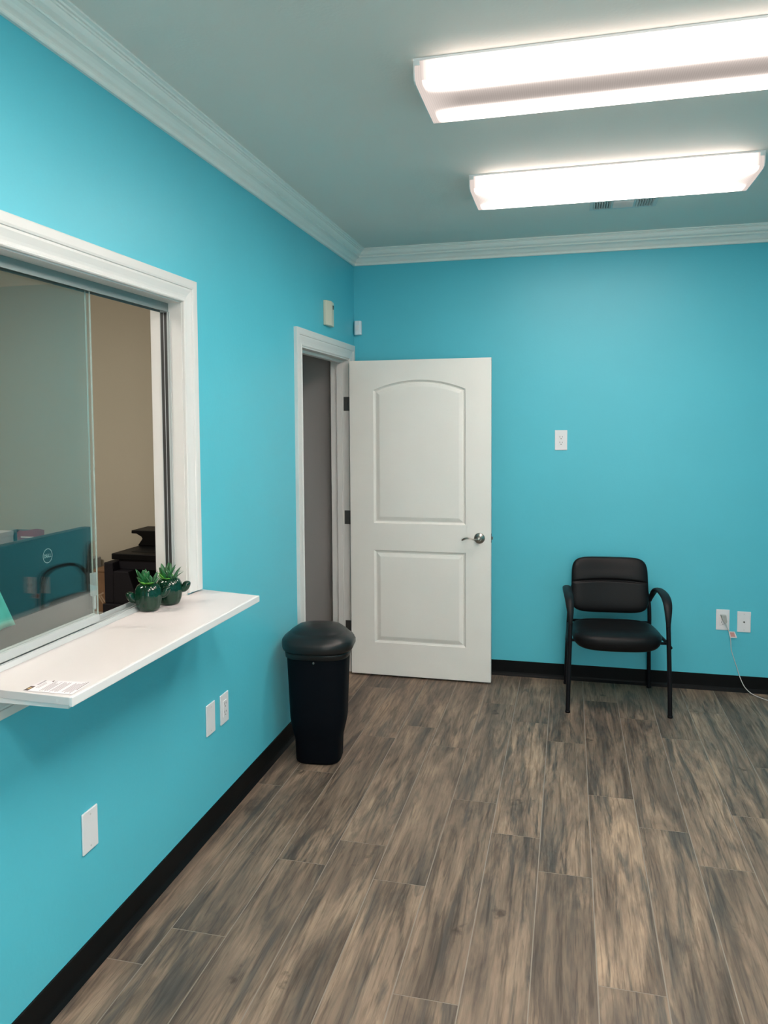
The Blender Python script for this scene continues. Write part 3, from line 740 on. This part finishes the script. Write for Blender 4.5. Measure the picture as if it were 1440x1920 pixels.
# monitor
mx = -.300; MY0, MY1 = -3.052, -2.548
mo = thing('monitor', 'large dark monitor seen from behind through the reception glass', 'monitor', (mx-.02, -2.80, .74)); i = Matrix.Translation((-(mx-.02), 2.80, -.74))
loc_(MB().box((mx-.030, MY0, 1.035), (mx, MY1, 1.278)).build('back_shell', bezel, bevel=.003), mo, i)
loc_(MB().box((mx-.026, MY0+.002, .945), (mx-.002, MY1-.002, 1.0345)).build('lower_panel', bezel2, bevel=.002, label='grey lower panel'), mo, i)
loc_(MB().box((mx-.042, MY0+.002, .946), (mx-.0305, MY1-.002, 1.277)).build('screen', plategap), mo, i)
loc_(MB().box((mx-.020, -2.84, .752), (mx-.006, -2.76, .946)).build('stand_neck', bezel2, bevel=.002), mo, i)
loc_(MB().box((mx-.13, -2.90, .7405), (mx+.05, -2.70, .752)).build('stand_foot', bezel2, bevel=.004), mo, i)
# round logo with four letters, third-letter-free strokes laid on the shell
lb = MB(); xs = mx+.0006; cy, cz, rr_ = -2.800, 1.213, .0245
n = 48; vs = []
for k in range(n):
    a = 2*PI*k/n
    for q in (rr_, rr_-.0022): vs.append((xs, cy+q*math.cos(a), cz+q*math.sin(a)))
lb.add(vs, [(2*k, 2*k+1, (2*k+3) % (2*n), (2*k+2) % (2*n)) for k in range(n)])
def stroke(pts, wd=.0021):
    for (y0, z0), (y1, z1) in zip(pts[:-1], pts[1:]):
        d = Vector((y1-y0, z1-z0)); d.normalize(); nn = Vector((-d.y, d.x))*wd/2; e_ = d*wd/2
        P = [(y0-e_.x+nn.x, z0-e_.y+nn.y), (y1+e_.x+nn.x, z1+e_.y+nn.y), (y1+e_.x-nn.x, z1+e_.y-nn.y), (y0-e_.x-nn.x, z0-e_.y-nn.y)]
        lb.add([(xs, cy+y, cz+z) for y, z in P], [(0, 1, 2, 3)])
stroke([(-.0165, -.0050), (-.0165, .0050), (-.0125, .0050), (-.0095, .0025), (-.0095, -.0025), (-.0125, -.0050), (-.0165, -.0050)])
def rot(p, c, a): x, y = p[0]-c[0], p[1]-c[1]; return (c[0]+x*math.cos(a)-y*math.sin(a), c[1]+x*math.sin(a)+y*math.cos(a))
cE = (-.0035, 0); aE = .62
for l in ([(.0005, -.0045), (-.0065, -.0045), (-.0065, .0045), (.0005, .0045)], [(-.0065, 0), (-.0005, 0)]): stroke([rot(p, cE, aE) for p in l])
stroke([(.0045, .0050), (.0045, -.0050), (.0095, -.0050)]); stroke([(.0120, .0050), (.0120, -.0050), (.0170, -.0050)])
lo = lb.build('logo', logom, recalc=False); loc_(lo, mo, i)
# keyboard-side mint cloth hanging over the end of the monitor
b = MB(); ny, nz = 14, 12; vs = []
for iz in range(nz+1):
    q = iz/nz; z = 1.284-.262*q
    ya, yb = -3.20-.03*q, -3.115+.128*q
    for iy in range(ny+1):
        s_ = iy/ny; y = ya+(yb-ya)*s_; vs.append((mx+.006+.006*q*(1+math.sin(s_*13))+.002, y, z-.006*s_*q*-1))
fs = [(a*(ny+1)+c, a*(ny+1)+c+1, (a+1)*(ny+1)+c+1, (a+1)*(ny+1)+c) for a in range(nz) for c in range(ny)]
b.add(vs, fs, 0, True)
o = b.build('hanging_cloth', [mint, minth], recalc=False)
for p in o.data.polygons:
    if p.center.z < 1.045: p.material_index = 1
md = o.modifiers.new('thick', 'SOLIDIFY'); md.thickness = .002
tag(o, 'mint green cloth hanging at the left end of the monitor', 'cloth')

# printer
pr_ = thing('printer', 'bulky black multifunction printer on the office desk', 'printer', (-.5, -1.6, .70)); i = Matrix.Translation((.5, 1.6, -.70))
PB = -1.36
loc_(MB().box((-.748, -1.82, .7005), (-.18, PB, .80)).box((-.748, -1.80, .80), (-.70, PB, .995)).prism([(-.700, .80), (-.700, .955), (-.620, .955), (-.570, .80)], -1.80, -1.62, 'y').box((-.70, -1.62, .80), (-.18, PB, .955)).box((-.25, -1.80, .8), (-.18, -1.62, .955)).build('body', prn2, bevel=.004), pr_, i)
loc_(MB().box((-.699, -1.75, .9555), (-.18, PB, 1.003)).build('output_deck', prn2, bevel=.003), pr_, i)
sc_ = loc_(MB().box((-.732, -1.76, 1.0035), (-.18, PB, 1.032)).build('scanner_bed', prn, bevel=.003), pr_, i)
b = MB(); b.box((-.66, -1.70, 1.0321), (-.50, -1.55, 1.0335)); g = b.build('control_panel', bezel, sc_)
b = MB(); b.prism([(-.770, 1.094), (-.769, 1.110), (-.18, 1.114), (-.18, 1.0325), (-.735, 1.0325), (-.708, 1.068), (-.714, 1.078), (-.742, 1.093)], -1.52, PB, 'y'); loc_(b.build('document_feeder', prn, bevel=.003), pr_, i)
# cardboard box
bx = thing('cardboard_box', 'brown cardboard box left of the black printer', 'box', (-.87, -1.50, .7005)); i = Matrix.Translation((.87, 1.50, -.7005))
loc_(MB().box((-.955, -1.60, .7005), (-.790, -1.36, .905)).build('carton', card, bevel=.002), bx, i)
loc_(MB().box((-.958, -1.603, .905), (-.788, -1.357, .913)).build('lid_flap', card, bevel=.001), bx, i)
b = MB()
for l in ([(-.918, .783), (-.885, .800)], [(-.912, .780), (-.890, .745)], [(-.902, .784), (-.878, .752)]):
    (x0, z0), (x1, z1) = l; d = Vector((x1-x0, z1-z0)).normalized(); nn = Vector((-d.y, d.x))*.004
    b.add([(x0+nn.x, -1.6008, z0+nn.y), (x1+nn.x, -1.6008, z1+nn.y), (x1-nn.x, -1.6008, z1-nn.y), (x0-nn.x, -1.6008, z0-nn.y)], [(0, 1, 2, 3)])
loc_(b.build('printed_arrows', cardtape), bx, i)
# cabinet with small things behind the monitor
cb = thing('file_cabinet', 'grey steel cabinet behind the monitor', 'cabinet', (-1.4, -1.53, 0)); i = Matrix.Translation((1.4, 1.53, 0))
loc_(MB().box((-1.75, -1.72, 0), (-1.08, -1.32, .93)).build('body', cabm, bevel=.004), cb, i)
for k in range(3):
    dr = loc_(MB().box((-1.73, -1.735, .03+k*.30), (-1.10, -1.72, .31+k*.30)).build('drawer', cabm, bevel=.003), cb, i)
    g = MB().box((-1.48, -1.75, .20+k*.30), (-1.36, -1.7355, .215+k*.30)).build('handle', nickel, dr)
# burgundy pouch
b = MB(); nx, nz = 10, 10; vs = []
for sgn in (-1, 1):
    for a in range(nz+1):
        for c in range(nx+1):
            u, v = c/nx*2-1, a/nz*2-1; bul = .022*max(0, (1-u*u))**.5*max(0, (1-v*v))**.5
            vs.append((-1.305+.080*u*(1+.04*v), -1.60+sgn*bul, 1.021+.088*v+.006*math.sin(3*u)*(v > .9)))
m1 = (nx+1)*(nz+1)
fs = [(s*m1+a*(nx+1)+c, s*m1+a*(nx+1)+c+1, s*m1+(a+1)*(nx+1)+c+1, s*m1+(a+1)*(nx+1)+c) for s in (0, 1) for a in range(nz) for c in range(nx)]
b.add(vs, fs, 0, True)
pk = b.build('foil_pouch', packm); tag(pk, 'burgundy foil pouch with a pale label behind the monitor', 'pouch')
b = MB(); b.box((-1.345, -1.6245, 1.070), (-1.27, -1.6225, 1.077)); b.box((-1.310, -1.6245, 1.052), (-1.28, -1.6225, 1.066)); b.build('label_print', packl, pk)
tag(MB().box((-1.52, -1.56, .931), (-1.395, -1.44, 1.085)).build('storage_box', bluebox, bevel=.004), 'dark blue box behind the burgundy pouch', 'box')
b = MB(); R_ = random.Random(1)
for k in range(7): dx = R_.uniform(-.006, .006); b.box((-1.70+dx, -1.70, .9312+k*.024), (-1.425+dx, -1.58, .9548+k*.024))
st = b.build('paper_stack', paper, bevel=.001); tag(st, 'stack of white papers at the left behind the monitor', 'paper stack')
